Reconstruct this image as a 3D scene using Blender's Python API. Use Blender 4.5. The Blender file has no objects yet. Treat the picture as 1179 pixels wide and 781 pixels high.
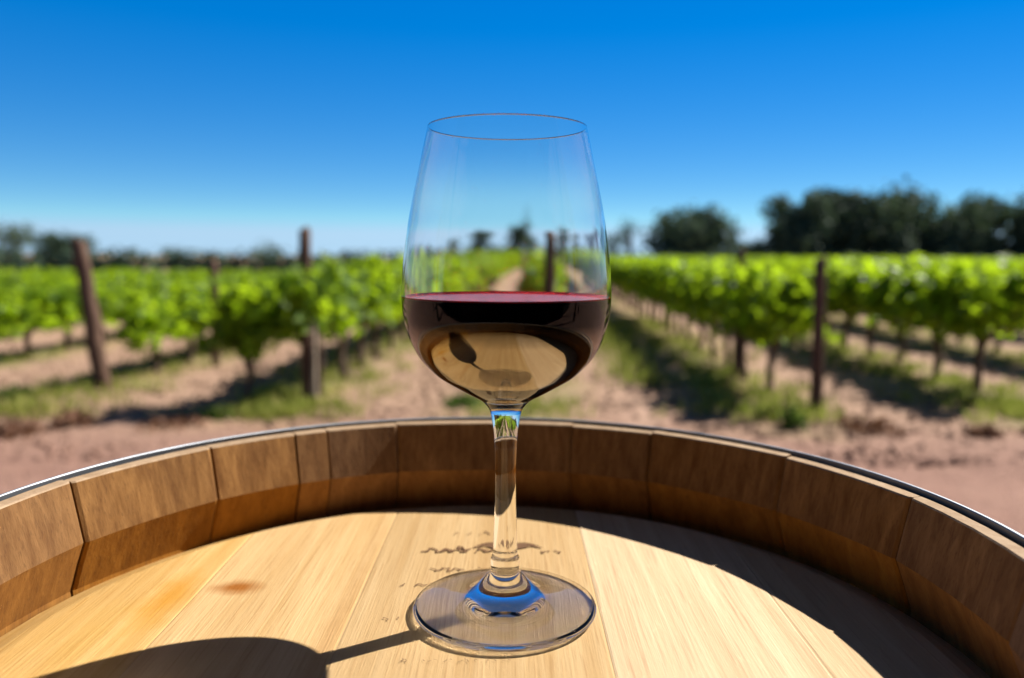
import bpy, bmesh, math, random
import numpy as np
from mathutils import Vector, Matrix
R = math.radians
C = bpy.context.scene.collection
S = bpy.context.scene

# ------------------------------------------------------------------ camera, sky, sun, exposure
EYE = 1.10                      # camera height above the ground, metres
HEAD = EYE - 0.19               # top of the barrel head
SUN_EL, SUN_AZ = R(43.5), R(58.5)   # azimuth clockwise from +Y
cd = bpy.data.cameras.new('camera'); cam = bpy.data.objects.new('camera', cd); C.objects.link(cam)
S.camera = cam
cd.sensor_width = 36; cd.sensor_fit = 'HORIZONTAL'; cd.lens = 908.4 / 1179 * 36
cd.clip_start = 0.01; cd.clip_end = 2000
PITCH, ROLL = 5.975, 0.335
cam.matrix_world = (Matrix.Translation((0, 0, EYE)) @ Matrix.Rotation(R(90 - PITCH), 4, 'X') @ Matrix.Rotation(R(ROLL), 4, 'Z'))
cd.dof.use_dof = True; cd.dof.focus_distance = 0.405; cd.dof.aperture_fstop = 4.7; cd.dof.aperture_blades = 0

w = bpy.data.worlds.new('World'); S.world = w; w.use_nodes = True
nt = w.node_tree; nt.nodes.clear()
sky = nt.nodes.new('ShaderNodeTexSky'); sky.sky_type = 'NISHITA'; sky.sun_disc = False
sky.sun_elevation = SUN_EL; sky.sun_rotation = SUN_AZ
sky.air_density = 1.0; sky.dust_density = 0.0; sky.ozone_density = 6.0; sky.altitude = 0
def wn(t, **kw):
    x = nt.nodes.new(t)
    for k, v in kw.items(): setattr(x, k, v)
    return x
def wm(op, a, b=None, c=None):
    x = wn('ShaderNodeMath', operation=op)
    for q, v in zip(x.inputs, (a, b, c)):
        if v is None: continue
        if isinstance(v, (int, float)): q.default_value = v
        else: nt.links.new(v, q)
    return x.outputs[0]
tc = wn('ShaderNodeTexCoord'); mp = wn('ShaderNodeMapping'); mp.inputs['Scale'].default_value = (1, 1, 2.0); mp.inputs['Location'].default_value = (0, 0, 0.045)
nt.links.new(tc.outputs['Generated'], mp.inputs[0]); nt.links.new(mp.outputs[0], sky.inputs[0])
# a polarised, deeper blue: steeper ratios of the channels to blue
sp = wn('ShaderNodeSeparateColor'); nt.links.new(sky.outputs[0], sp.inputs[0])
blue = wm('MULTIPLY', wm('POWER', wm('MULTIPLY', sp.outputs[2], 0.1), 0.45), 7.0)
cc = wn('ShaderNodeCombineColor')
for q, lo, k, top in ((0, .242, 2.4, .50), (1, .35, 2.45, .76)):
    ratio = wm('MINIMUM', wm('MAXIMUM', wm('MULTIPLY', wm('SUBTRACT', wm('DIVIDE', sp.outputs[q], sp.outputs[2]), lo), k), 0.0), top)
    nt.links.new(wm('MULTIPLY', ratio, blue), cc.inputs[q])
nt.links.new(blue, cc.inputs[2])
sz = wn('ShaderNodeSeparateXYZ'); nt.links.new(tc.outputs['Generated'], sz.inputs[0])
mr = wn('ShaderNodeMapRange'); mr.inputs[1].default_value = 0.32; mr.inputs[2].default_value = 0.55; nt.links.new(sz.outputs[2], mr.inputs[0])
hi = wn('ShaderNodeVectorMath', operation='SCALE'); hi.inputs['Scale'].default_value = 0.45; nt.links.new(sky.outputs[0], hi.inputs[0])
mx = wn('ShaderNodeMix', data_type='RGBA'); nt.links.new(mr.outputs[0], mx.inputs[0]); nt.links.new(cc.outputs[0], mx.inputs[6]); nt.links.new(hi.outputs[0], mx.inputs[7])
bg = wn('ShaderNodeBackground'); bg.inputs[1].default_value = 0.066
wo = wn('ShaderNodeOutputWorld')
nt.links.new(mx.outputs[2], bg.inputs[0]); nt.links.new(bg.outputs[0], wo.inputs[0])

sd = bpy.data.lights.new('sun', 'SUN'); sun = bpy.data.objects.new('sun', sd); C.objects.link(sun)
sd.energy = 5.0; sd.angle = R(0.6); sd.color = (1.0, 0.95, 0.87)
sdir = Vector((math.sin(SUN_AZ) * math.cos(SUN_EL), math.cos(SUN_AZ) * math.cos(SUN_EL), math.sin(SUN_EL)))
sun.rotation_euler = sdir.to_track_quat('Z', 'Y').to_euler(); sun.location = (20, 12, 25)

S.view_settings.view_transform = 'Standard'; S.view_settings.look = 'None'
S.view_settings.exposure = 1.25; S.view_settings.gamma = 1.0; S.view_settings.use_curve_mapping = False
S.render.engine = 'CYCLES'
S.cycles.use_denoising = True
try: S.cycles.denoiser = 'OPENIMAGEDENOISE'
except Exception as e: print('denoiser', e)
S.cycles.max_bounces = 24; S.cycles.transmission_bounces = 20; S.cycles.glossy_bounces = 8
S.cycles.diffuse_bounces = 4; S.cycles.transparent_max_bounces = 16
S.cycles.blur_glossy = 0.3; S.cycles.sample_clamp_indirect = 8

rng = random.Random(11)
nr = np.random.default_rng(7)

# ------------------------------------------------------------------ helpers
def tag(o, label=None, cat=None, group=None, kind=None):
    if label: o['label'] = label
    if cat: o['category'] = cat
    if group: o['group'] = group
    if kind: o['kind'] = kind
    return o
def empty(name, loc=(0, 0, 0), rz=0):
    o = bpy.data.objects.new(name, None); C.objects.link(o); o.location = loc; o.rotation_euler = (0, 0, rz)
    o.empty_display_size = 0.1
    return o
def mesh_obj(name, verts, faces, mat=None, parent=None, smooth=False, attr=None):
    me = bpy.data.meshes.new(name); me.from_pydata([tuple(v) for v in verts], [], [tuple(f) for f in faces]); me.update()
    o = bpy.data.objects.new(name, me); C.objects.link(o)
    for m in (mat if isinstance(mat, (list, tuple)) else [mat]):
        if m: me.materials.append(m)
    if smooth: me.polygons.foreach_set('use_smooth', [True] * len(me.polygons))
    if attr is not None:        # one colour per face
        a = me.color_attributes.new('tint', 'FLOAT_COLOR', 'CORNER')
        buf = []
        for p in me.polygons:
            c = attr[p.index]; buf += [c[0], c[1], c[2], 1.0] * p.loop_total
        a.data.foreach_set('color', buf)
    if parent: o.parent = parent
    return o
def copy_tree(o, parent=None):
    c = o.copy(); C.objects.link(c); c.parent = parent
    for ch in o.children: copy_tree(ch, c)
    return c
class MB:
    def __init__(s): s.v = []; s.f = []; s.m = []
    def tube(s, pts, rad, n=8, cap=True, jag=0, mi=0):
        pts = [Vector(p) for p in pts]; b = len(s.v); ref = None
        for i, p in enumerate(pts):
            d = (pts[min(i + 1, len(pts) - 1)] - pts[max(i - 1, 0)]).normalized()
            if ref is None: ref = d.orthogonal().normalized()
            u = (ref - d * ref.dot(d)).normalized(); ref = u; v = d.cross(u)
            for k in range(n):
                a = 2 * math.pi * k / n; r = rad[i] * (1 + (rng.uniform(-jag, jag) if jag else 0))
                s.v.append(p + (u * math.cos(a) + v * math.sin(a)) * r)
        for i in range(len(pts) - 1):
            for k in range(n):
                s.f.append((b + i * n + k, b + i * n + (k + 1) % n, b + (i + 1) * n + (k + 1) % n, b + (i + 1) * n + k)); s.m.append(mi)
        if cap:
            s.f.append(tuple(b + k for k in reversed(range(n)))); s.m.append(mi)
            s.f.append(tuple(b + (len(pts) - 1) * n + k for k in range(n))); s.m.append(mi)
    def build(s, name, mat, parent=None, smooth=True):
        o = mesh_obj(name, s.v, s.f, mat, parent, smooth)
        if any(s.m): o.data.polygons.foreach_set('material_index', s.m)
        return o
def lathe(name, prof, mat, parent, n=128, closed_top=None):
    """prof: list of (r, z); r = 0 at an end closes it with a fan."""
    v = []; f = []; idx = []
    for (r, z) in prof:
        if r == 0: idx.append([len(v)]); v.append((0, 0, z))
        else:
            idx.append(list(range(len(v), len(v) + n)))
            v += [(r * math.cos(2 * math.pi * k / n), r * math.sin(2 * math.pi * k / n), z) for k in range(n)]
    for a, b in zip(idx[:-1], idx[1:]):
        for k in range(n):
            k2 = (k + 1) % n
            if len(a) == 1: f.append((a[0], b[k2], b[k]))
            elif len(b) == 1: f.append((a[k], a[k2], b[0]))
            else: f.append((a[k], a[k2], b[k2], b[k]))
    return mesh_obj(name, v, f, mat, parent, True)
def catmull(pts, n=6):
    p = np.array(pts, float); out = []
    P = np.vstack([2 * p[0] - p[1], p, 2 * p[-1] - p[-2]])
    for i in range(1, len(P) - 2):
        a, b, c, d = P[i - 1], P[i], P[i + 1], P[i + 2]
        for k in range(n):
            t = k / n
            out.append(0.5 * (2 * b + (c - a) * t + (2 * a - 5 * b + 4 * c - d) * t * t + (3 * b - a - 3 * c + d) * t ** 3))
    out.append(p[-1]); return [(max(0, float(x)), float(z)) for x, z in out]

# ------------------------------------------------------------------ node helpers
class NT:
    def __init__(s, name):
        s.m = bpy.data.materials.new(name); s.m.use_nodes = True; s.t = s.m.node_tree; s.t.nodes.clear()
        s.out = s.t.nodes.new('ShaderNodeOutputMaterial')
    def n(s, typ, **kw):
        x = s.t.nodes.new(typ)
        for k, v in kw.items(): setattr(x, k, v)
        return x
    def l(s, a, b): s.t.links.new(a, b)
    def val(s, sock, v):
        if isinstance(v, (int, float)): sock.default_value = v
        elif isinstance(v, (tuple, list)): sock.default_value = tuple(v) + ((1.0,) if len(v) == 3 and len(sock.default_value) == 4 else ())
        else: s.l(v, sock)
    def math(s, op, a, b=0.0, c=0.0, clamp=False):
        x = s.n('ShaderNodeMath', operation=op); x.use_clamp = clamp
        s.val(x.inputs[0], a); s.val(x.inputs[1], b); s.val(x.inputs[2], c); return x.outputs[0]
    def mix(s, fac, a, b, blend='MIX'):
        x = s.n('ShaderNodeMix', data_type='RGBA', blend_type=blend); x.clamp_factor = True
        s.val(x.inputs[0], fac); s.val(x.inputs[6], a); s.val(x.inputs[7], b); return x.outputs[2]
    def coord(s, scale=(1, 1, 1), loc=(0, 0, 0), kind='Object', rot=(0, 0, 0)):
        t = s.n('ShaderNodeTexCoord'); m = s.n('ShaderNodeMapping')
        m.inputs['Scale'].default_value = scale; m.inputs['Location'].default_value = loc; m.inputs['Rotation'].default_value = rot
        s.l(t.outputs[kind], m.inputs[0]); return m.outputs[0]
    def noise(s, vec, scale=1.0, detail=4, rough=0.55, dist=0.0):
        x = s.n('ShaderNodeTexNoise'); s.val(x.inputs['Vector'], vec)
        x.inputs['Scale'].default_value = scale; x.inputs['Detail'].default_value = detail; x.inputs['Roughness'].default_value = rough; x.inputs['Distortion'].default_value = dist
        return x.outputs['Fac']
    def ramp(s, fac, stops):
        x = s.n('ShaderNodeValToRGB'); e = x.color_ramp.elements
        while len(e) < len(stops): e.new(0.5)
        for k, (p, c) in enumerate(stops):
            e[k].position = p; e[k].color = (c, c, c, 1) if isinstance(c, (int, float)) else tuple(c) + (1,)
        s.val(x.inputs[0], fac); return x.outputs[0]
    def bump(s, h, strength=0.5, dist=0.001):
        x = s.n('ShaderNodeBump'); x.inputs['Strength'].default_value = strength; x.inputs['Distance'].default_value = dist
        s.l(h, x.inputs['Height']); return x.outputs[0]
    def bsdf(s, col, rough=0.6, normal=None, spec=0.4, metal=0.0):
        b = s.n('ShaderNodeBsdfPrincipled'); s.val(b.inputs['Base Color'], col); s.val(b.inputs['Roughness'], rough)
        b.inputs['Specular IOR Level'].default_value = spec; b.inputs['Metallic'].default_value = metal
        if normal is not None: s.l(normal, b.inputs['Normal'])
        return b.outputs[0]
    def done(s, sh): s.l(sh, s.out.inputs[0]); return s.m

# ------------------------------------------------------------------ materials
ROW_SLOPE = 0.042
PITCH_ROW = 1.82
def mat_soil():
    k = NT('soil'); v = k.coord()
    sep = k.n('ShaderNodeSeparateXYZ'); k.l(v, sep.inputs[0]); X, Y = sep.outputs[0], sep.outputs[1]
    big = k.noise(v, 0.55, 4); mid = k.noise(v, 2.6, 6, 0.6); fine = k.noise(v, 16, 6, 0.65); grit = k.noise(v, 60, 3, 0.6)
    earth = k.mix(mid, (0.20, 0.118, 0.083), (0.38, 0.245, 0.175))
    earth = k.mix(k.ramp(fine, [(0.35, 0), (0.7, 1)]), earth, (0.43, 0.295, 0.21))
    earth = k.mix(k.math('MULTIPLY', k.ramp(grit, [(0.3, 1), (0.45, 0)]), 0.5), earth, (0.17, 0.095, 0.075))
    # redder bare headland in front, paler tan between the rows
    hd = k.n('ShaderNodeMapRange'); hd.inputs[1].default_value = 6.3; hd.inputs[2].default_value = 4.6; k.l(k.math('ADD', Y, k.math('MULTIPLY', big, 0.8)), hd.inputs[0])
    earth = k.mix(k.math('MULTIPLY', hd.outputs[0], 0.75), earth, k.mix(mid, (0.17, 0.085, 0.066), (0.36, 0.21, 0.165)))
    u = k.math('SUBTRACT', X, k.math('MULTIPLY', k.math('SUBTRACT', Y, 6.0), ROW_SLOPE))
    for uc, wd_ in ((-0.35, .16), (0.95, .17)):        # two wheel tracks up the gap between the rows
        tr = k.math('SUBTRACT', 1.0, k.math('DIVIDE', k.math('ABSOLUTE', k.math('SUBTRACT', k.math('ADD', u, k.math('MULTIPLY', k.math('SUBTRACT', big, 0.5), 0.5)), uc)), wd_), clamp=True)
        earth = k.mix(k.math('MULTIPLY', tr, 0.6), earth, k.mix(mid, (0.36, 0.235, 0.17), (0.50, 0.35, 0.26)))
    # dry straw and short green cover along the rows
    ph = k.math('FRACT', k.math('DIVIDE', k.math('ADD', u, 1.55 + 40 * PITCH_ROW + PITCH_ROW / 2 + 0.25), PITCH_ROW))
    near = k.math('SUBTRACT', 1.0, k.math('MULTIPLY', k.math('ABSOLUTE', k.math('SUBTRACT', ph, 0.5)), 2.6), clamp=True)
    past = k.n('ShaderNodeMapRange'); past.inputs[1].default_value = 5.2; past.inputs[2].default_value = 6.2; k.l(k.math('ADD', Y, k.math('MULTIPLY', mid, 0.9)), past.inputs[0])
    cover = k.math('MULTIPLY', k.math('ADD', k.math('MULTIPLY', near, 0.8), 0.05), past.outputs[0])
    straw = k.math('MULTIPLY', cover, k.ramp(k.noise(v, 1.7, 5, 0.6), [(0.38, 0), (0.6, 1)]))
    earth = k.mix(straw, earth, k.mix(fine, (0.28, 0.20, 0.075), (0.40, 0.31, 0.13)))
    green = k.math('MULTIPLY', cover, k.ramp(k.noise(k.coord(loc=(7, 3, 0)), 1.3, 5, 0.6), [(0.46, 0), (0.66, 1)]))
    earth = k.mix(green, earth, k.mix(fine, (0.10, 0.15, 0.03), (0.20, 0.26, 0.06)))
    earth = k.mix(1.0, earth, (0.80, 0.77, 0.76), 'MULTIPLY')
    h = k.math('ADD', k.math('MULTIPLY', mid, 0.5), k.math('ADD', k.math('MULTIPLY', fine, 0.5), k.math('MULTIPLY', grit, 0.2)))
    return k.done(k.bsdf(earth, 0.95, k.bump(h, 0.9, 0.06), 0.15))
def mat_leaf(name, dark, light, trans, tw=0.42, rough=0.7, spec=0.1):
    k = NT(name); t = k.n('ShaderNodeVertexColor'); t.layer_name = 'tint'
    oi = k.n('ShaderNodeObjectInfo')
    f = k.math('ADD', k.math('MULTIPLY', k.n_sep(t.outputs[0]), 0.75), k.math('MULTIPLY', oi.outputs['Random'], 0.25))
    col = k.mix(f, dark, light)
    tr = k.n('ShaderNodeBsdfTranslucent'); k.l(k.mix(f, tuple(c * 0.6 for c in trans), trans), tr.inputs[0])
    b = k.bsdf(col, rough, None, spec)
    m = k.n('ShaderNodeMixShader'); m.inputs[0].default_value = tw; k.l(b, m.inputs[1]); k.l(tr.outputs[0], m.inputs[2])
    return k.done(m.outputs[0])
def n_sep(self, c):
    x = self.n('ShaderNodeSeparateColor'); self.l(c, x.inputs[0]); return x.outputs[0]
NT.n_sep = n_sep
def mat_bark(name, a, b, scale=30):
    k = NT(name); v = k.coord((1, 1, 0.18)); n1 = k.noise(v, scale, 6, 0.65); n2 = k.noise(k.coord(), 6, 3)
    col = k.mix(n1, a, b); col = k.mix(k.math('MULTIPLY', n2, 0.5), col, tuple(c * 0.6 for c in a))
    return k.done(k.bsdf(col, 0.9, k.bump(n1, 0.8, 0.01), 0.15))
def mat_oak(name, axis, lo, hi, tinted=True, rough=0.6, streak=(0.34, 0.17, 0.06), sc=1.0, weather=0.0, head=False):
    """oak with its grain along one local axis (0, 1 or 2); 'tint' shifts each plank or stave"""
    k = NT(name)
    def c(across, along, loc=(0, 0, 0)):
        s3 = [across * sc] * 3; s3[axis] = along * sc; return tuple(s3), loc
    t = k.n('ShaderNodeVertexColor'); t.layer_name = 'tint'
    base = k.n('ShaderNodeTexCoord').outputs['Object']
    off = k.n('ShaderNodeVectorMath', operation='MULTIPLY_ADD'); k.l(t.outputs[0], off.inputs[0]); off.inputs[1].default_value = (7, 3, 5); k.l(base, off.inputs[2])
    def nz(across, along, detail=4, rough_=0.55, dist=0.0):
        m = k.n('ShaderNodeMapping'); m.inputs['Scale'].default_value = c(across, along)[0]
        k.l(off.outputs[0], m.inputs[0]); return k.noise(m.outputs[0], 1.0, detail, rough_, dist)
    broad = nz(14, 1.6, 3, 0.5, 0.6); rings = nz(95, 3.0, 3, 0.6, 0.4); pore = nz(620, 16, 2, 0.6); fleck = nz(240, 60, 3, 0.7); wear = nz(9, 7, 5, 0.65)
    col = k.mix(k.ramp(rings, [(0.3, 0), (0.72, 1)]), lo, hi)
    col = k.mix(k.math('MULTIPLY', k.ramp(broad, [(0.42, 0), (0.75, 1)]), 0.45), col, tuple(x * 0.78 for x in lo))
    col = k.mix(k.math('MULTIPLY', k.ramp(pore, [(0.56, 0), (0.72, 1)]), 0.42), col, streak)
    col = k.mix(k.math('MULTIPLY', k.ramp(fleck, [(0.6, 0), (0.75, 1)]), 0.22), col, tuple(min(1, x * 1.25) for x in hi))
    if weather: col = k.mix(k.math('MULTIPLY', k.ramp(wear, [(0.4, 0), (0.66, 1)]), weather), col, (0.16, 0.10, 0.065))
    if tinted:
        tv = k.n('ShaderNodeSeparateColor'); k.l(t.outputs[0], tv.inputs[0])
        hsv = k.n('ShaderNodeHueSaturation'); k.l(col, hsv.inputs['Color'])
        k.l(k.math('ADD', k.math('MULTIPLY', tv.outputs[0], 0.7), 0.65), hsv.inputs['Value'])
        k.l(k.math('ADD', k.math('MULTIPLY', tv.outputs[1], 0.7), 0.65), hsv.inputs['Saturation'])
        col = hsv.outputs[0]
    if head:
        # spilt-wine and tannin stains, given in metres from the middle of the head
        sx = k.n('ShaderNodeSeparateXYZ'); k.l(base, sx.inputs[0])
        wob = k.noise(k.coord(), 55, 4, 0.6)
        def spot(x, y, rx, ry, a, color, col, soft=0.55):
            dx = k.math('DIVIDE', k.math('SUBTRACT', sx.outputs[0], x), rx); dy = k.math('DIVIDE', k.math('SUBTRACT', sx.outputs[1], y), ry)
            d = k.math('SQRT', k.math('ADD', k.math('MULTIPLY', dx, dx), k.math('MULTIPLY', dy, dy)))
            d = k.math('ADD', d, k.math('MULTIPLY', k.math('SUBTRACT', wob, 0.5), 0.9))
            return k.mix(k.math('MULTIPLY', k.ramp(d, [(1 - soft, 1), (1.0, 0)]), a), col, color)
        col = spot(-0.139, 0.075, 0.021, 0.012, 0.95, (0.27, 0.085, 0.008), col, 0.85)
        col = spot(-0.172, 0.060, 0.018, 0.045, 0.8, (0.48, 0.22, 0.025), col, 0.85)
        col = spot(-0.19, 0.02, 0.03, 0.05, 0.30, (0.50, 0.30, 0.07), col, 0.9)
        col = spot(-0.072, 0.0, 0.009, 0.30, 0.42, (0.32, 0.16, 0.05), col, 0.9)
        col = spot(0.16, -0.02, 0.012, 0.13, 0.22, (0.38, 0.22, 0.085), col, 0.9)
    col = k.mix(1.0, col, (0.76, 0.76, 0.77), 'MULTIPLY')
    h = k.math('ADD', k.math('MULTIPLY', pore, 0.5), k.math('ADD', k.math('MULTIPLY', rings, 0.6), k.math('MULTIPLY', fleck, 0.35)))
    return k.done(k.bsdf(col, rough, k.bump(h, 0.55 if head else 0.3, 0.0012), 0.12))
def mat_steel():
    k = NT('galvanised_steel'); n1 = k.noise(k.coord(), 40, 5); n2 = k.noise(k.coord((1, 1, 12)), 60, 3)
    col = k.mix(n1, (0.20, 0.215, 0.24), (0.32, 0.34, 0.37))
    return k.done(k.bsdf(col, k.math('ADD', k.math('MULTIPLY', n2, 0.2), 0.5), k.bump(n2, 0.1, 0.0005), 0.5, 1.0))
def mat_glass(name, ior):
    k = NT(name); g = k.n('ShaderNodeBsdfGlass'); g.inputs['IOR'].default_value = ior; g.inputs['Roughness'].default_value = 0.0
    g.inputs['Color'].default_value = (0.995, 0.997, 0.997, 1); return k.done(g.outputs[0])
def mat_wine():
    k = NT('red_wine')                  # the side of the wine, where it lies against the glass
    g = k.n('ShaderNodeBsdfGlass'); g.inputs['IOR'].default_value = 1.34 / 1.38; g.inputs['Color'].default_value = (1, 0.93, 0.93, 1)
    gl = k.n('ShaderNodeBsdfGlossy'); gl.inputs['Roughness'].default_value = 0.0; gl.inputs['Color'].default_value = (1, 0.84, 0.60, 1)
    geo = k.n('ShaderNodeNewGeometry'); sx = k.n('ShaderNodeSeparateXYZ'); k.l(geo.outputs['True Normal'], sx.inputs[0])
    f = k.ramp(k.math('ABSOLUTE', sx.outputs[2]), [(0.0, 0.0), (0.22, 0.0), (0.40, 0.31), (1.0, 0.36)])     # mirror-like only where the bowl turns under
    m = k.n('ShaderNodeMixShader'); k.l(f, m.inputs[0]); k.l(g.outputs[0], m.inputs[1]); k.l(gl.outputs[0], m.inputs[2])
    va = k.n('ShaderNodeVolumeAbsorption'); va.inputs['Color'].default_value = (0.55, 0.02, 0.04, 1); va.inputs['Density'].default_value = 190
    k.l(va.outputs[0], k.out.inputs['Volume'])
    return k.done(m.outputs[0])
def mat_wine_top():
    k = NT('wine_surface')
    g = k.n('ShaderNodeBsdfGlass'); g.inputs['IOR'].default_value = 1.34; g.inputs['Color'].default_value = (1, 0.8, 0.82, 1)
    d = k.n('ShaderNodeBsdfDiffuse'); d.inputs[0].default_value = (0.42, 0.02, 0.025, 1)
    m = k.n('ShaderNodeMixShader'); m.inputs[0].default_value = 0.55; k.l(g.outputs[0], m.inputs[1]); k.l(d.outputs[0], m.inputs[2])
    va = k.n('ShaderNodeVolumeAbsorption'); va.inputs['Color'].default_value = (0.55, 0.02, 0.04, 1); va.inputs['Density'].default_value = 190
    k.l(va.outputs[0], k.out.inputs['Volume'])
    return k.done(m.outputs[0])
def mat_plain(name, col, rough=0.8):
    k = NT(name); n1 = k.noise(k.coord(), 300, 4); return k.done(k.bsdf(k.mix(n1, tuple(c * 0.7 for c in col), col), rough, None, 0.2))

M_SOIL = mat_soil()
M_VINE = mat_leaf('vine_leaf', (0.035, 0.08, 0.006), (0.14, 0.23, 0.010), (0.50, 0.72, 0.02), 0.48, 0.5, 0.2)
M_TREE = mat_leaf('tree_leaf', (0.032, 0.06, 0.045), (0.085, 0.125, 0.075), (0.07, 0.11, 0.05), 0.25)
M_OLIVE = mat_leaf('grey_green_leaf', (0.04, 0.06, 0.03), (0.09, 0.12, 0.05), (0.08, 0.12, 0.03), 0.25)
M_GRASS = mat_leaf('grass_blade', (0.11, 0.16, 0.025), (0.36, 0.33, 0.09), (0.30, 0.36, 0.06), 0.35)
M_WEED = mat_leaf('dry_weed', (0.10, 0.045, 0.03), (0.24, 0.13, 0.08), (0.20, 0.10, 0.05), 0.25)
M_GWEED = mat_leaf('green_weed', (0.04, 0.07, 0.02), (0.09, 0.13, 0.03), (0.12, 0.2, 0.03), 0.3)
M_BARK = mat_bark('vine_bark', (0.05, 0.03, 0.02), (0.19, 0.13, 0.095), 40)
M_TBARK = mat_bark('tree_bark', (0.04, 0.03, 0.02), (0.12, 0.09, 0.07), 8)
M_POST = mat_bark('post_wood', (0.055, 0.03, 0.022), (0.19, 0.115, 0.08), 45)
M_DARKWOOD = mat_bark('dark_stained_wood', (0.012, 0.009, 0.007), (0.04, 0.03, 0.022), 20)
M_STAKE = mat_bark('pale_stake_wood', (0.22, 0.17, 0.12), (0.42, 0.34, 0.26), 45)
M_STEEL = mat_steel(); M_GLASS = mat_glass('clear_glass', 1.46); M_BOWL = mat_glass('thin_clear_glass', 1.38); M_WINE = mat_wine(); M_WTOP = mat_wine_top()
M_HEAD = mat_oak('head_oak', 1, (0.47, 0.30, 0.135), (0.60, 0.425, 0.225), True, 0.75, (0.28, 0.14, 0.05), head=True)
M_STAVE = mat_oak('weathered_stave_oak', 2, (0.17, 0.072, 0.018), (0.36, 0.18, 0.056), True, 0.85, (0.07, 0.03, 0.012), weather=0.10, sc=1.8)
M_BAND = mat_oak('honey_stave_oak', 2, (0.26, 0.10, 0.012), (0.46, 0.20, 0.028), True, 0.8, (0.14, 0.06, 0.02))
M_RIM = mat_oak('pale_end_grain', 2, (0.32, 0.21, 0.12), (0.46, 0.33, 0.21), False, 0.7, (0.25, 0.15, 0.09))
M_INK = mat_plain('brown_stamp_ink', (0.13, 0.065, 0.03))

# ------------------------------------------------------------------ ground: one sheet out to the horizon
def ground():
    xs = np.unique(np.concatenate([np.linspace(-14, 16, 151), np.linspace(-700, 700, 57)]))
    ys = np.unique(np.concatenate([np.linspace(-4, 24, 141), np.linspace(-150, 1200, 55)]))
    X, Y = np.meshgrid(xs, ys); q = nr.random((8, 4))
    Z = sum(0.012 * np.sin((1.2 + 3 * a) * X + 9 * c) * np.sin((1.1 + 3 * b) * Y + 9 * d) for a, b, c, d in q) / 1.6
    u = (X - ROW_SLOPE * (Y - 6) + 1.55) / PITCH_ROW
    Z = Z + 0.02 * np.cos(2 * np.pi * u) * np.clip((Y - 5.5) / 1.0, 0, 1)
    Z = np.where((np.abs(X) < 30) & (np.abs(Y) < 60), Z, 0) - 0.02
    v = np.stack([X.ravel(), Y.ravel(), Z.ravel()], 1).tolist(); n = len(xs); f = []
    for j in range(len(ys) - 1):
        for i in range(n - 1): f.append((j * n + i, j * n + i + 1, (j + 1) * n + i + 1, (j + 1) * n + i))
    tag(mesh_obj('ground', v, f, M_SOIL, None, True), kind='structure')
ground()

# ------------------------------------------------------------------ leaf scatter
def leaves(name, P, N, size, mat, parent=None, lobes=True, tint=None):
    """leaf blades at points P facing N; each is a folded lobed blade of its own size"""
    n = len(P); P = np.asarray(P, float); N = np.asarray(N, float); N /= np.linalg.norm(N, axis=1)[:, None] + 1e-9
    A = np.cross(N, nr.normal(size=(n, 3))); A /= np.linalg.norm(A, axis=1)[:, None] + 1e-9; B = np.cross(N, A)
    size = np.broadcast_to(np.asarray(size, float), (n,))[:, None]
    if lobes: shp = [(0, -.45, 0), (.5, -.35, .1), (.33, 0, .06), (.55, .3, .12), (.14, .28, .03), (0, .62, .06), (-.14, .28, .03), (-.55, .3, .12), (-.33, 0, .06), (-.5, -.35, .1)]
    else: shp = [(0, -.5, 0), (.45, 0, .12), (0, .55, 0), (-.45, 0, .12)]
    k = len(shp)
    V = np.stack([P + size * (A * a + B * b + N * c) for a, b, c in shp], 1).reshape(-1, 3)
    fl = [(0, 1, 2, 3, 4, 5), (0, 5, 6, 7, 8, 9)] if lobes else [(0, 1, 2), (0, 2, 3)]
    F = [tuple(i * k + q for q in g) for i in range(n) for g in fl]
    t = nr.random(n) if tint is None else tint
    at = np.repeat(t, len(fl)); at = np.stack([at, at, at], 1)
    return mesh_obj(name, V, F, mat, parent, False, at.tolist())

# ------------------------------------------------------------------ grapevines
def vine_cloud(n, hl=0.56, seed=0):
    g = np.random.default_rng(seed)
    nb = 20
    c = np.stack([g.uniform(-hl, hl, nb), g.normal(0, .085, nb), g.uniform(.56, .93, nb)], 1)
    r = g.uniform(.08, .185, nb)
    i = g.integers(0, nb, n); d = g.normal(size=(n, 3)); d /= np.linalg.norm(d, axis=1)[:, None]
    P = c[i] + d * (r[i] * g.uniform(.55, 1.05, n) ** .5)[:, None] * np.array([1, 1, .95])
    N = d * .7 + g.normal(size=(n, 3)) * .6 + np.array([.15, 0, .45])
    # a few shoots that stand up over the row or hang out of it
    for _ in range(11):
        b = np.array([g.uniform(-hl, hl), g.normal(0, .1), .9]); tip = b + np.array([g.normal(0, .1), g.normal(0, .12), g.uniform(.08, .24)])
        if g.random() < .3: b[2] = .6; tip = b + np.array([g.normal(0, .1), g.choice([-1, 1]) * .25, g.uniform(-.2, .05)])
        t = np.linspace(0, 1, 9)[:, None]; P = np.vstack([P, b + (tip - b) * t + g.normal(size=(9, 3)) * .02]); N = np.vstack([N, g.normal(size=(9, 3)) + np.array([0, 0, .4])])
    return P, N
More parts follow.
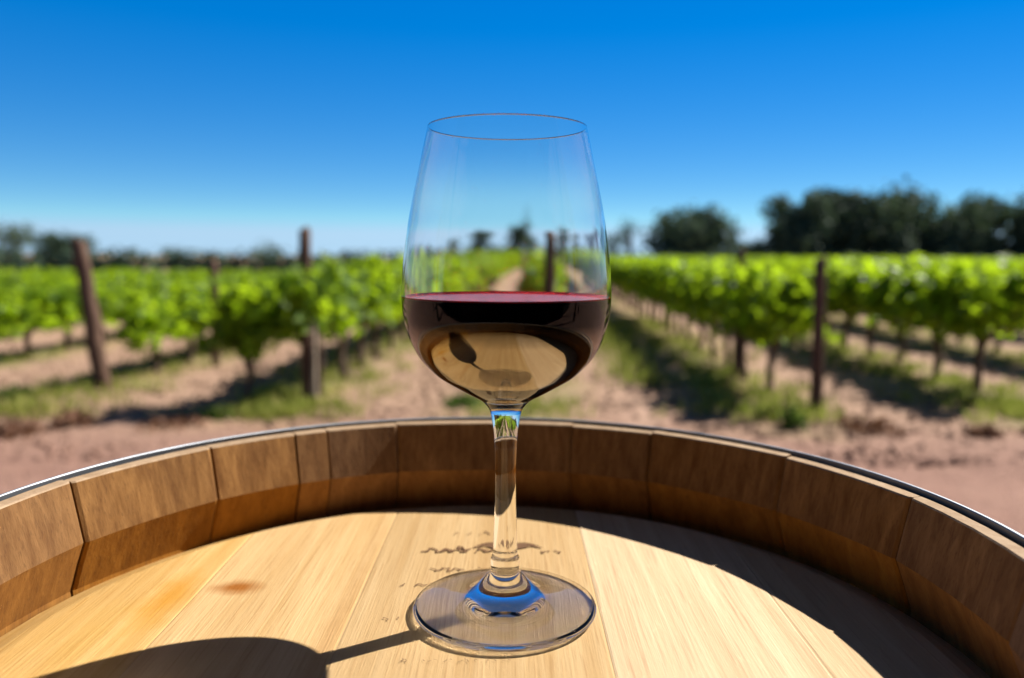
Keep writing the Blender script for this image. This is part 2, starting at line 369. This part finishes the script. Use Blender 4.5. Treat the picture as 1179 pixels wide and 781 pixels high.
def make_vine(seed, n):
    root = empty('grapevine')
    m = MB(); q = random.Random(seed)
    p = [(0, 0, -.05), (q.uniform(-.02, .02), q.uniform(-.02, .02), .10), (q.uniform(-.05, .05), q.uniform(-.03, .03), .24), (q.uniform(-.05, .05), q.uniform(-.03, .03), .40), (0, 0, .50)]
    m.tube(p, [.042, .031, .029, .034, .038], 9, jag=.16)
    for s in (-1, 1): m.tube([p[3], (s * .14, q.uniform(-.03, .03), .53), (s * .30, q.uniform(-.04, .04), .57), (s * .42, q.uniform(-.04, .04), .55)], [.028, .021, .016, .010], 7, jag=.14)
    for _ in range(5):
        x = q.uniform(-.4, .4); m.tube([(x, 0, .55), (x + q.uniform(-.06, .06), q.uniform(-.08, .08), .72), (x + q.uniform(-.1, .1), q.uniform(-.14, .14), .95)], [.008, .006, .003], 5)
    m.build('trunk', M_BARK, root)
    P, N = vine_cloud(n, seed=seed); k = len(P)
    leaves('foliage', P, N, nr.uniform(.06, .125, k), M_VINE, root, tint=nr.random(k) ** 1.2)
    return root
ROWA = math.pi / 2 - math.atan(ROW_SLOPE)       # local x runs along the row
def rowx(i, y): return -1.55 + PITCH_ROW * i + ROW_SLOPE * (y - 6)
# row index: 0 = row of the tall post, -1 = row of the leaning post, 1 = row behind the glass, 2 = row of the dark post, 3 = next
ROWN = {0: 'the tall straight post', -1: 'the leaning post', 2: 'the dark post beside the track', 1: 'the post behind the glass',
        3: 'the bare row end past the dark post', -2: 'the bare row end past the leaning post'}
ORD = ['first', 'second', 'third', 'fourth', 'fifth', 'sixth', 'seventh', 'eighth']
def row_scale(i): return .69 if i < 0 else (.97 if i < 2 else .99)
protos = [make_vine(s, n) for s, n in ((1, 560), (2, 500), (3, 590), (4, 520), (5, 550))]
spots = []
for i in range(-9, 22):
    y = {0: 6.25, -1: 7.3, 1: 9.6, 2: 6.35, 3: 6.55, -2: 8.2}.get(i, 6.6); k = 0
    end = 21 if i < 0 else 55
    while y < end:
        yy = y + rng.uniform(-.06, .06); x = rowx(i, yy)
        if abs(x) < .68 * yy + .6: spots.append((math.hypot(x, yy), i, k, x, yy)); k += 1
        y += .74
spots.sort()
used = set()
def place_vine(i, k, x, y, label=None, sc=1.0):
    j = rng.randrange(5); first = j not in used; used.add(j)
    o = protos[j] if first else copy_tree(protos[j])
    s = row_scale(i) * rng.uniform(.94, 1.05) * sc
    o.location = (x, y, -.03); o.rotation_euler = (0, 0, ROWA + (math.pi if rng.random() < .5 else 0) + rng.uniform(-.08, .08)); o.scale = (1, rng.uniform(.9, 1.12), s)
    if label: o.scale.x = .55; tag(o, label, 'grapevine', 'leafy grapevines in rows'); return
    if i in ROWN:
        rn = ROWN[i]
        if k < 6: tag(o, f'{ORD[k]} leafy grapevine down the row from {rn}', 'grapevine', 'leafy grapevines in rows')
        else: tag(o, f'blurred grapevine deep in the row from {rn}', 'grapevine', f'distant vines in the row of {rn}')
    else:
        side = 'beyond the leaning post, in the outer rows' if i < 0 else 'past the dark post, in the outer rows'
        tag(o, f'blurred grapevine {side}', 'grapevine', f'vines {side}')
NEAR = 294
for d, i, k, x, y in spots[:NEAR]: place_vine(i, k, x, y)
place_vine(0, 0, -1.98, 5.86, 'lone grapevine standing in front of the tall straight post, outside the rows', .86)
# every vine past those: one mass of simpler vines in the same rows
P, N, mb = [], [], MB()
clouds = [vine_cloud(70, seed=90 + s) for s in range(4)]
for d, i, k, x, y in spots[NEAR:]:
    p, n = clouds[rng.randrange(4)]; s = row_scale(i)
    ca, sa = math.cos(ROWA), math.sin(ROWA); Rm = np.array([[ca, -sa, 0], [sa, ca, 0], [0, 0, 1]])
    P.append(p @ Rm.T * np.array([1, 1, s]) + np.array([x, y, -.03])); N.append(n @ Rm.T)
    if d < 30: mb.tube([(x, y, -.05), (x + rng.uniform(-.04, .04), y, .25), (x, y, .5)], [.035, .03, .03], 4, False)
P = np.vstack(P); N = np.vstack(N)
fv = leaves('vine_rows', P, N, nr.uniform(.15, .26, len(P)), M_VINE, None, lobes=False)
tag(fv, kind='stuff')
if mb.v:
    o = mb.build('vine_trunks', M_BARK); o.parent = fv; tag(o, kind='stuff')

# ------------------------------------------------------------------ posts
def post(base, tip, r, label, mat=M_POST, name='vineyard_post', jag=.05, cap=False):
    m = MB(); b, t = Vector(base), Vector(tip); pts = []; rad = []
    for k in range(9):
        f = k / 8; pts.append(b.lerp(t, f) + Vector((rng.uniform(-1, 1), rng.uniform(-1, 1), 0)) * r * .12); rad.append(r * (1.06 - .14 * f))
    pts.append(t + (t - b).normalized() * r * .15); rad.append(r * .72)
    m.tube(pts, rad, 12, jag=jag)
    o = m.build(name, mat); tag(o, label, 'post', 'wooden posts in the vine rows'); return o
post((-3.36, 6.43, -.1), (-3.545, 6.5, 1.20), .062, 'thick rough wooden post leaning outward at the headland, bark-brown', jag=.12)
post((-1.56, 5.97, -.1), (-1.57, 5.99, 1.29), .046, 'tall straight wooden post rising above the vines, tallest in the vineyard')
post((-1.49, 5.88, -.05), (-1.52, 6.02, .62), .022, 'short pale stake propped beside the tall straight post', M_STAKE, 'wooden_stake')
post((2.22, 5.67, -.1), (2.205, 5.68, 1.095), .043, 'dark straight flat-topped post at the track edge in front of a vine row')
post((rowx(2, 7.3) - .05, 7.3, -.1), (rowx(2, 7.3) - .04, 7.3, 1.17), .035, 'thin post half hidden in leaves close behind the dark post')
post((-2.97, 7.85, -.1), (-2.96, 7.85, 1.02), .042, 'thin weathered post among leaves between the leaning post and the tall post')
post((.46, 9.0, -.1), (.47, 9.0, 1.36), .066, 'dark brown post seen through the wine glass above the wine')

# ------------------------------------------------------------------ grass and weeds
def grass():
    V, F, T = [], [], []
    def blade(x, y, h, t):
        a = rng.uniform(0, 6.28); wd = rng.uniform(.003, .007); lean = rng.uniform(.1, .7) * h; b = len(V)
        dx, dy = math.cos(a), math.sin(a)
        V.extend([(x - dy * wd, y + dx * wd, -.03), (x + dy * wd, y - dx * wd, -.03), (x + dx * lean * .4 + dy * wd, y + dy * lean * .4 - dx * wd, h * .6), (x + dx * lean, y + dy * lean, h)])
        F.extend([(b, b + 1, b + 2), (b, b + 2, b + 3)]); T.extend([t, t])
    n = 0
    while n < 1500:
        i = rng.choice([-3, -2, -1, -1, 0, 0, 1, 2, 2, 3, 3, 4]); y = 5.35 + rng.random() ** 1.6 * 9; x = rowx(i, y) + rng.gauss(-.18, .26)
        if abs(x) > .68 * y: continue
        t0 = rng.random(); n += 1
        for _ in range(rng.randint(8, 22)): blade(x + rng.gauss(0, .06), y + rng.gauss(0, .06), rng.uniform(.02, .085), min(1, max(0, t0 + rng.uniform(-.2, .2))))
    # the longer green strip between the track and the first vines of the dark post's row
    for _ in range(1300):
        y = 6.7 + rng.random() * 7; x = rowx(2, y) - 1.0 + rng.gauss(0, .17); blade(x, y, rng.uniform(.03, .13), rng.uniform(0, .55))
    tag(mesh_obj('grass', V, F, M_GRASS, None, False, [(t, t, t) for t in T]), kind='stuff')
grass()
def weed(x, y, r, h, mat, label, name='dry_weed', n=260, group='dry weed clumps on the bare headland'):
    d = nr.normal(size=(n, 3)); d[:, 2] = np.abs(d[:, 2]); d /= np.linalg.norm(d, axis=1)[:, None]
    P = d * nr.uniform(.25, 1.0, n)[:, None] * np.array([r, r, h]); N = nr.normal(size=(n, 3)) + np.array([0, 0, .4])
    o = leaves(name, P, N, nr.uniform(.02, .06, n), mat, None, lobes=False); o.location = (x, y, -.03)
    tag(o, label, 'weed', group)
weed(-2.87, 5.10, .17, .11, M_WEED, 'rusty brown dry weed clump on bare soil below the leaning post')
weed(-3.12, 4.84, .22, .09, M_WEED, 'low reddish dry weed patch at the edge of the frame nearest the barrel rim')
weed(-2.20, 5.02, .26, .08, M_WEED, 'wide flat reddish weed patch on bare soil below the tall post')
weed(3.0, 4.9, .11, .08, M_WEED, 'small dark brown weed clump on the headland at the outer headland past the dark post')
weed(2.36, 5.12, .24, .09, M_WEED, 'wide rusty weed patch just in front of the dark post')
weed(3.35, 4.95, .14, .07, M_WEED, 'flat brown weed tuft at the outer end of the headland')
weed(-3.85, 6.05, .16, .14, M_GWEED, 'dull green weed clump at the foot of the row past the leaning post', 'green_weed', 260, 'green weed clumps')
weed(-.36, 5.85, .17, .10, M_GWEED, 'dark weed clump on the track just behind the wine glass stem', 'green_weed', 260, 'green weed clumps')
weed(-2.0, 5.3, .12, .10, M_GWEED, 'green weed tuft at the shaded headland in front of the lone vine', 'green_weed', 200, 'green weed clumps')
weed(1.86, 5.15, .10, .16, M_GWEED, 'upright green weed beside the track, short of the dark post', 'green_weed', 220, 'green weed clumps')

def clods():
    V, F = [], []
    octa = [(1, 0, 0), (0, 1, 0), (-1, 0, 0), (0, -1, 0), (0, 0, 1), (0, 0, -1)]
    tri = [(0, 1, 4), (1, 2, 4), (2, 3, 4), (3, 0, 4), (1, 0, 5), (2, 1, 5), (3, 2, 5), (0, 3, 5)]
    for _ in range(5200):
        y = 4.2 + rng.random() ** 1.3 * 5.5; x = rng.uniform(-.68, .68) * y; r = .008 + .034 * rng.random() ** 3; b = len(V); a = rng.uniform(0, 6.28)
        for p in octa:
            q = [c * r * rng.uniform(.6, 1.3) for c in p]; V.append((x + q[0] * math.cos(a) - q[1] * math.sin(a), y + q[0] * math.sin(a) + q[1] * math.cos(a), -.015 + q[2] * .7))
        F.extend([tuple(b + c for c in t) for t in tri])
    tag(mesh_obj('soil_clods', V, F, M_SOIL), kind='stuff')
clods()
# ------------------------------------------------------------------ added unseen shed and veranda: darkens the wine's reflection and the back staves
def shed():
    root = empty('added_shade_shed', (0, -1.75, 0)); tag(root, 'added unseen dark timber shed with a deep veranda, darkening the wine reflection', 'shed')
    def box(m, x0, x1, y0, y1, z0, z1):
        b = len(m.v); m.v += [Vector((x, y, z)) for z in (z0, z1) for x, y in ((x0, y0), (x1, y0), (x1, y1), (x0, y1))]
        for f in ((3, 2, 1, 0), (4, 5, 6, 7), (0, 1, 5, 4), (1, 2, 6, 5), (2, 3, 7, 6), (3, 0, 4, 7)): m.f.append(tuple(b + q for q in f)); m.m.append(0)
    w = MB()
    for k in range(60):
        x0 = -6 + k * .2
        if not (-2.6 < x0 < -1.25): box(w, x0 + .003, x0 + .197, -.03 - .01 * (k % 2), 0, 0, 3.2)
    box(w, -6, 6, -4, -.045, 0, 3.1); w.build('wall', M_DARKWOOD, root, False)
    d = MB(); box(d, -2.55, -1.25, -.035, -.005, 0, 2.15); dd = d.build('door', M_POST, root, False)
    h = MB(); h.tube([(-1.42, .0, 1.0), (-1.42, .05, 1.0), (-1.42, .05, 1.16), (-1.42, 0, 1.16)], [.009] * 4, 8); h.build('handle', M_STEEL, dd)
    r = MB(); b = 0
    r.v += [Vector(p) for p in ((-6.3, -4.2, 3.35), (6.3, -4.2, 3.35), (6.3, 1.62, 2.42), (-6.3, 1.62, 2.42), (-6.3, -4.2, 3.45), (6.3, -4.2, 3.45), (6.3, 1.62, 2.52), (-6.3, 1.62, 2.52))]
    r.f += [(3, 2, 1, 0), (4, 5, 6, 7), (0, 1, 5, 4), (1, 2, 6, 5), (2, 3, 7, 6), (3, 0, 4, 7)]; r.m += [0] * 6; r.build('roof', M_DARKWOOD, root, False)
    for x in (-5.8, -3.4, 3.4, 5.8): p = MB(); box(p, x - .06, x + .06, 1.40, 1.52, -.05, 2.45); p.build('veranda_post', M_DARKWOOD, root, False)
shed()
# ------------------------------------------------------------------ far trees
def tree(x, y, wd, h, label, seed, mat=M_TREE, low=.12, nl=1500, name='tree', group='trees beyond the vineyard', flat=1.0):
    g = np.random.default_rng(seed); q = random.Random(seed); root = empty(name, (x, y, -.05))
    m = MB(); r = wd / 2; th = h * .55
    m.tube([(0, 0, 0), (q.uniform(-.1, .1), 0, th * .4), (q.uniform(-.2, .2), .1, th)], [h * .045, h * .035, h * .02], 8, jag=.1)
    nb = 26; c = []
    for k in range(nb):
        a = q.uniform(0, 6.28); rr = r * q.uniform(.1, .78); z = h * q.uniform(low + .13, .86)
        z = min(z, h * (.93 - .33 * (rr / r) ** 2)); c.append((rr * math.cos(a), rr * math.sin(a), z))
        if k < 8: m.tube([(0, 0, h * q.uniform(.15, .4)), (c[-1][0] * .5, c[-1][1] * .5, z * .75), c[-1]], [h * .018, h * .012, h * .004], 5, False)
    m.build('trunk', M_TBARK, root)
    c = np.array(c); rad = g.uniform(.32, .52, nb) * r * flat
    i = g.integers(0, nb, nl); d = g.normal(size=(nl, 3)); d /= np.linalg.norm(d, axis=1)[:, None]
    P = c[i] + d * (rad[i] * g.uniform(.2, 1.1, nl) ** .6)[:, None]; P[:, 2] = np.clip(P[:, 2], .1, None)
    N = d + g.normal(size=(nl, 3)) * .5
    leaves('crown', P, N, g.uniform(.22, .5, nl) * max(.45, r / 3.2) , mat, root, lobes=False, tint=g.random(nl))
    tag(root, label, 'tree', group); return root
tree(16.7, 75, 9.0, 5.9, 'round dark tree standing alone over the vine row, left of the dense wood', 1, low=.0, nl=4500)
tree(11.2, 76, 2.6, 5.3, 'thin open tree with a slanting crown beside the bowl edge', 2, nl=380, low=.45)
tree(9.4, 74, 3.2, 3.9, 'low dark tree touching the bowl edge of the glass', 3, nl=800)
W_ = [(29.0, 83, 7.5, 7.4), (33.0, 86, 8.5, 7.7), (38.0, 84, 8.5, 7.8), (42.5, 88, 8.5, 7.4), (46.5, 85, 8.0, 6.7), (50.5, 87, 7.5, 7.9), (55.0, 84, 8.0, 6.8), (60.0, 86, 9.0, 8.3), (65.0, 88, 9, 8.6), (25.9, 88, 4.5, 2.3)]
WL = ['tall dark tree at the inner end of the dense wood', 'broad dark tree, second from the inner end of the wood', 'highest rounded tree in the middle of the dense wood', 'dark tree sloping down past the top of the wood',
      'lowest tree in the dip of the dense wood', 'pointed tree standing just past the dip of the wood', 'low bushy tree behind the pointed tree of the wood', 'tall dark tree at the outer end of the wood', 'last dark tree of the wood at the picture edge', 'low tree at the foot of the wood\'s inner end']
for k, (a, l) in enumerate(zip(W_, WL)): tree(a[0], a[1], a[2] * 1.15, a[3] * 1.06, l, 20 + k, nl=4200, low=.0)
tree(-44.0, 70, 5.5, 3.5, 'grey-green spreading tree at the far edge past the leaning post', 40, M_OLIVE, low=.35, nl=600)
tree(-34.6, 61, 4.6, 2.65, 'brownish dense tree directly behind the leaning post top', 41, nl=1700)
tree(-38.5, 80, 2.2, 1.9, 'tiny round tree on the skyline beside the leaning post', 42, nl=300)
tree(-34.2, 80, 3.2, 1.8, 'small wide bush-like tree on the skyline over the vine row', 43, nl=400)
tree(-18.4, 60, 2.8, 2.1, 'small bushy green tree on the skyline next to the tall post', 44, M_OLIVE, nl=500)
tree(-3.1, 70, 2.7, 3.9, 'squarish dark tree seen through the glass bowl', 45, nl=1900, low=.0)
tree(.6, 70, 3.4, 4.8, 'largest rounded dark tree seen through the glass bowl', 46, nl=2400, low=.0)
tree(5.0, 70, 1.7, 4.4, 'narrow dark tree seen through the bowl beside the post', 47, nl=900, low=.05)
tree(6.6, 71, 1.3, 3.6, 'slim pointed tree seen near the edge of the bowl', 48, nl=350, low=.1)
tree(-5.6, 70, 1.6, 2.8, 'little dark tree seen through the bowl near its rim side', 49, nl=300, low=.1)
# the low dark line of scrub along the far end of the field
def hedgerow():
    P, N = [], []
    x = -62
    while x < 75:
        y = 52 + rng.uniform(-1, 1) if x < 3 else 66 + rng.uniform(-1, 1); h = rng.uniform(1.25, 1.65); n = 120
        if rng.random() < .08: h += .5
        d = nr.normal(size=(n, 3)); d /= np.linalg.norm(d, axis=1)[:, None]; d[:, 2] = np.abs(d[:, 2]); P.append(np.array([x, y, .05]) + d * np.array([1.0, .9, h]) * nr.uniform(.5, 1, n)[:, None]); N.append(d + nr.normal(size=(n, 3)) * .4)
        x += .75
    P = np.vstack(P); N = np.vstack(N)
    tag(leaves('hedgerow', P, N, nr.uniform(.18, .42, len(P)), M_TREE, None, lobes=False), kind='stuff')
hedgerow()

# ------------------------------------------------------------------ the barrel
BX, BY = -0.0187, 0.3608
barrel = empty('wine_barrel', (BX, BY, 0))
tag(barrel, 'upright oak wine barrel with pale stained head and grey steel hoop', 'barrel')
RIM = HEAD + 0.0612
def staves():
    seams = [14.0, 36.0, 60.0, 74.5, 106.5, 119.0, 124.5, 139.0, 161.5, 183, 201, 224, 239, 262, 283, 297, 318, 333, 351]
    V, F, MI, T = [], [], [], []
    N_ = 7
    def prof(o):
        # (radius, z, material of the strip up to the next point): down the inside from croze to rim, then down the outside
        inner = [(.2475, HEAD - .020, 1), (.2468, HEAD - .004, 1), (.2410, HEAD + .012, 1), (.2352, HEAD + .0262, 0), (.2393, HEAD + .044, 0), (.2432, RIM - .0010 + o, 2), (.2440, RIM - .0002 + o, 2), (.2510, RIM + o, 2), (.2518, RIM - .0010 + o, 3)]
        outer = []
        for k in range(1, 13):
            z = RIM * (1 - k / 12); s = (z - RIM / 2) / (RIM / 2); outer.append((.2518 + .062 * (1 - s * s), z, 3))
        return inner + outer
    for a, b in zip(seams, seams[1:] + [seams[0] + 360]):
        tint = (rng.uniform(.28, .68), rng.uniform(.28, .5), rng.random()); gap = .055
        o = rng.uniform(-.0009, .0006); ro = rng.uniform(-.0006, .0006); pr = prof(o); base = len(V)
        for (r, z, mi) in pr:
            for j in range(N_):
                t = (0, .02, .25, .5, .75, .98, 1)[j]; ang = R(a + gap + (b - a - 2 * gap) * t)
                # staves are flatter than the circle, and their long edges are rounded over
                half = R((b - a) / 2); fl = math.cos(half) / math.cos(R((b - a) * (t - .5)))
                rr = (r + ro) * (1 + .25 * (fl - 1) + .14 * (1 - math.cos(half)))
                if j in (0, N_ - 1): rr += (.0012 if z > HEAD - .03 and mi < 3 and r < .2475 else -.0008)
                V.append((rr * math.cos(ang), rr * math.sin(ang), z))
        for i in range(len(pr) - 1):
            for j in range(N_ - 1):
                q = base + i * N_ + j; F.append((q, q + 1, q + N_ + 1, q + N_)); MI.append({0: 0, 1: 1, 2: 2, 3: 0}[pr[i][2]]); T.append(tint)
        # sides of the stave
        for j in (0, N_ - 1):
            ids = [base + i * N_ + j for i in range(len(pr))]
            F.append(tuple(ids if j == 0 else reversed(ids))); MI.append(0); T.append(tint)
    o = mesh_obj('stave_shell', V, F, [M_STAVE, M_BAND, M_RIM], barrel, False, T); o.data.polygons.foreach_set('material_index', MI)
    me = o.data; me.polygons.foreach_set('use_smooth', [len(p.vertices) == 4 for p in me.polygons])
    try: me.set_sharp_from_angle(angle=R(16))
    except Exception as e: print(e)
staves()
PLX = [-.158, -.066, .0668, .1660]          # joints between head boards, from the head's middle
def head():
    Rh, Rc = .2462, .2270
    xs = sorted(set([round(x, 5) for x in np.linspace(-Rh + .0005, Rh - .0005, 90)] + [x + d for x in PLX for d in (-.0012, -.00018, .00018, .0012)]))
    xs = [x for x in xs if all(abs(x - p) > .0034 or min(abs(x - p - d) for d in (-.0012, -.00018, .00018, .0012)) < 1e-6 for p in PLX)]
    ny = 90; V, F, T = [], [], []
    tints = [(.50, .74, .2), (.56, .56, .9), (.36, .54, .45), (.72, .26, .7), (.64, .34, .05)]
    lift = [-.00008, .0001, 0, .00012, -.00006]
    for x in xs:
        ym = math.sqrt(max(0, Rh * Rh - x * x)); p = sum(x > q for q in PLX)
        for j in range(ny):
            # denser towards the rim so that the bevel has its own rows
            t = -1 + 2 * j / (ny - 1); s = math.copysign(1 - (1 - abs(t)) ** 1.6, t); y = s * ym; rr = math.hypot(x, y)
            d = min(abs(x - q) for q in PLX); dz = -.0003 if d < .00025 else (0 if d < .0013 else 0)
            z = lift[p] - max(0, rr - Rc) * .34 + (dz if dz else 0)
            V.append((x, y, z))
    for i in range(len(xs) - 1):
        xm = (xs[i] + xs[i + 1]) / 2; p = sum(xm > q for q in PLX)
        for j in range(ny - 1):
            a = i * ny + j; F.append((a, a + ny, a + ny + 1, a + 1)); q = V[a]; bev = math.hypot(q[0], q[1]) > Rc - .001; tt = tints[p]; tt = (.02, .5, .5) if xs[i + 1] - xs[i] < .0005 else tt; T.append((tt[0] - .16, tt[1] + .02, tt[2]) if bev else tt)
    o = mesh_obj('head', V, F, M_HEAD, barrel, False, T); o.location = (0, 0, HEAD)
head()
def hoop(z0, z1, r0, r1, t=.0016):
    V, F = [], []; n = 192
    pr = [(r0, z0), (r0 + t, z0 + .0001), (r1 + t, z1 - .0006), (r1 + t * .7, z1), (r1 + t * .2, z1), (r1, z1 - .0005)]
    for r, z in pr: V += [(r * math.cos(2 * math.pi * k / n), r * math.sin(2 * math.pi * k / n), z) for k in range(n)]
    for i in range(len(pr)):
        for k in range(n): F.append((i * n + k, i * n + (k + 1) % n, ((i + 1) % len(pr)) * n + (k + 1) % n, ((i + 1) % len(pr)) * n + k))
    o = mesh_obj('hoop', V, F, M_STEEL, barrel, True)
    try: o.data.set_sharp_from_angle(angle=R(40))
    except Exception: pass
def rad_at(z): s = (z - RIM / 2) / (RIM / 2); return .2518 + .062 * (1 - s * s)
hoop(RIM - .046, RIM + .0022, rad_at(RIM - .046) + .0010, .2534, .0024)
for z in (RIM - .17, RIM - .32, .32, .17): hoop(z - .02, z + .02, rad_at(z - .02) + .0012, rad_at(z + .02) + .0012)
hoop(.002, .046, .2537, rad_at(.046) + .001)
# faded stamp on the head: lines of brown lettering too worn to read, and a small winged emblem
def stamp():
    V, F = [], []; q = random.Random(5); Z = .0007
    def stroke(pts, wd):
        for (x0, y0), (x1, y1) in zip(pts, pts[1:]):
            L = math.hypot(x1 - x0, y1 - y0)
            if L < 1e-6: continue
            nx, ny = -(y1 - y0) / L * wd / 2, (x1 - x0) / L * wd / 2; b = len(V)
            z = Z + .00005 * q.random()
            V.extend([(x0 + nx, y0 + ny, z), (x0 - nx, y0 - ny, z), (x1 - nx * q.uniform(.5, 1), y1 - ny, z), (x1 + nx, y1 + ny * q.uniform(.5, 1), z)]); F.append((b, b + 1, b + 2, b + 3))
    def cursive(x0, x1, y, h, wd, gaps=.12):
        x = x0; run = []; ph = q.uniform(0, 6)
        while x < x1:
            x += h * q.uniform(.09, .2); ph += q.uniform(.7, 1.5)
            run.append((x + h * .12 * math.cos(ph * 2), y + h * (.35 + q.uniform(.2, .42) * math.sin(ph) + (.35 if q.random() < .08 else 0))))
            if q.random() < gaps: stroke(run, wd * q.uniform(.6, 1.2)); run = []; x += h * q.uniform(.15, .4)
        stroke(run, wd)
    cursive(-.040, -.014, .523, .007, .0009, .2)
    cursive(-.058, -.009, .490, .0115, .0016, .10); cursive(-.056, -.010, .4905, .008, .0012, .2)
    cursive(-.053, -.016, .459, .0095, .0012, .2)
    cursive(-.064, -.043, .438, .005, .0011, .2)
    cursive(-.068, -.059, .394, .006, .0005, .3)
    cursive(-.056, .000, .352, .0045, .0004, .4)
    cursive(.014, .032, .489, .0095, .0011, .12)
    for s in (-1, 1):           # the emblem's two wings either side of the stem
        for k in range(7):
            a = R(8 + 13 * k); x0 = -.002 + s * .006; L = .0165 - .0011 * k
            stroke([(x0, .497), (x0 + s * L * .6 * math.cos(a), .497 + L * .62 * math.sin(a) + .004), (x0 + s * L * math.cos(a), .497 + L * math.sin(a))], .0016)
    V2 = [(x - BX, y - BY, z) for x, y, z in V]
    o = mesh_obj('stamp', V2, F, M_INK, barrel); o.location = (0, 0, HEAD)
stamp()

# ------------------------------------------------------------------ the glass and its wine
GX, GY = -0.0030, 0.4077
gz = HEAD + .0009
glass = empty('wine_glass', (GX, GY, gz))
tag(glass, 'tall clear stemmed wine glass half full of red wine on the barrel head', 'wine glass')
outer_foot = [(0, .0022), (.012, .0020), (.028, .0012), (.040, .0004), (.0455, .0000), (.0480, .0007), (.0490, .0020), (.0490, .0031), (.0482, .0041), (.0460, .0047), (.040, .0054), (.032, .0064), (.025, .0078), (.0205, .0095), (.0165, .0122), (.0128, .0160), (.0098, .0194), (.0080, .0214), (.0075, .0224)]
ring_stem = [(.0075, .0224), (.0076, .0232), (.0078, .0250), (.0078, .0272), (.0077, .0292), (.0072, .0302), (.0067, .0312), (.0065, .0340), (.0062, .045), (.0057, .060), (.0055, .073), (.0057, .085), (.0063, .097), (.0072, .1035), (.0080, .1075)]
bowl_out = [(.0080, .1075), (.0090, .1100), (.0110, .1125), (.0140, .1150), (.0200, .1182), (.0272, .1223), (.0345, .1267), (.0400, .1316), (.0448, .1370), (.0484, .1434), (.0508, .1495), (.0527, .1570), (.0536, .1640), (.0538, .1720), (.0527, .1876), (.0509, .2010), (.0488, .2138), (.0444, .2345), (.04055, .2520), (.04026, .2533), (.0402, .2536)]
bowl_in = [(.03995, .25385), (.03985, .2536), (.03992, .2532), (.0402, .2518), (.0440, .2343), (.0480, .2137), (.0501, .2010), (.0518, .1876), (.0528, .1720), (.0526, .1640), (.0516, .1570), (.0497, .1500), (.0472, .1440), (.0434, .1378), (.0385, .1325), (.0328, .1278), (.0255, .1236), (.0180, .1200), (.0110, .1178), (.0, .1168)]
foot = lathe('foot', catmull(outer_foot, 5), M_GLASS, glass)
stem = lathe('stem', catmull(ring_stem, 5), M_GLASS, glass)
LEVEL = .1680
po = catmull(bowl_out, 6); pi_ = catmull(bowl_in[1:], 6)
def inner_r(z):
    a = sorted([(zz, r) for r, zz in pi_]); return float(np.interp(z, [q[0] for q in a], [q[1] for q in a]))
rl = inner_r(LEVEL + .0008)
# the inner wall stops at the waterline; below it the wine's own side is the face between wine and glass
bowl = lathe('bowl', po + [(.0401, .25385), bowl_in[0]] + [p for p in pi_ if p[1] > LEVEL + .0008] + [(rl, LEVEL + .0008)], M_BOWL, glass)
wp = [p for p in reversed(pi_) if p[1] < LEVEL + .0003] + [(rl, LEVEL + .0008)]
ns = len(wp) - 1
wp += [(rl - .0005, LEVEL + .0004), (rl - .0013, LEVEL + .0001), (rl - .003, LEVEL), (rl * .8, LEVEL), (rl * .4, LEVEL), (0, LEVEL)]
wine = lathe('red_wine', wp, [M_WINE, M_WTOP], None); wine.location = (GX, GY, gz)
wine.data.polygons.foreach_set('material_index', [0 if i < 128 * ns else 1 for i in range(len(wine.data.polygons))])
tag(wine, 'dark red wine filling the lower half of the glass bowl', 'wine')
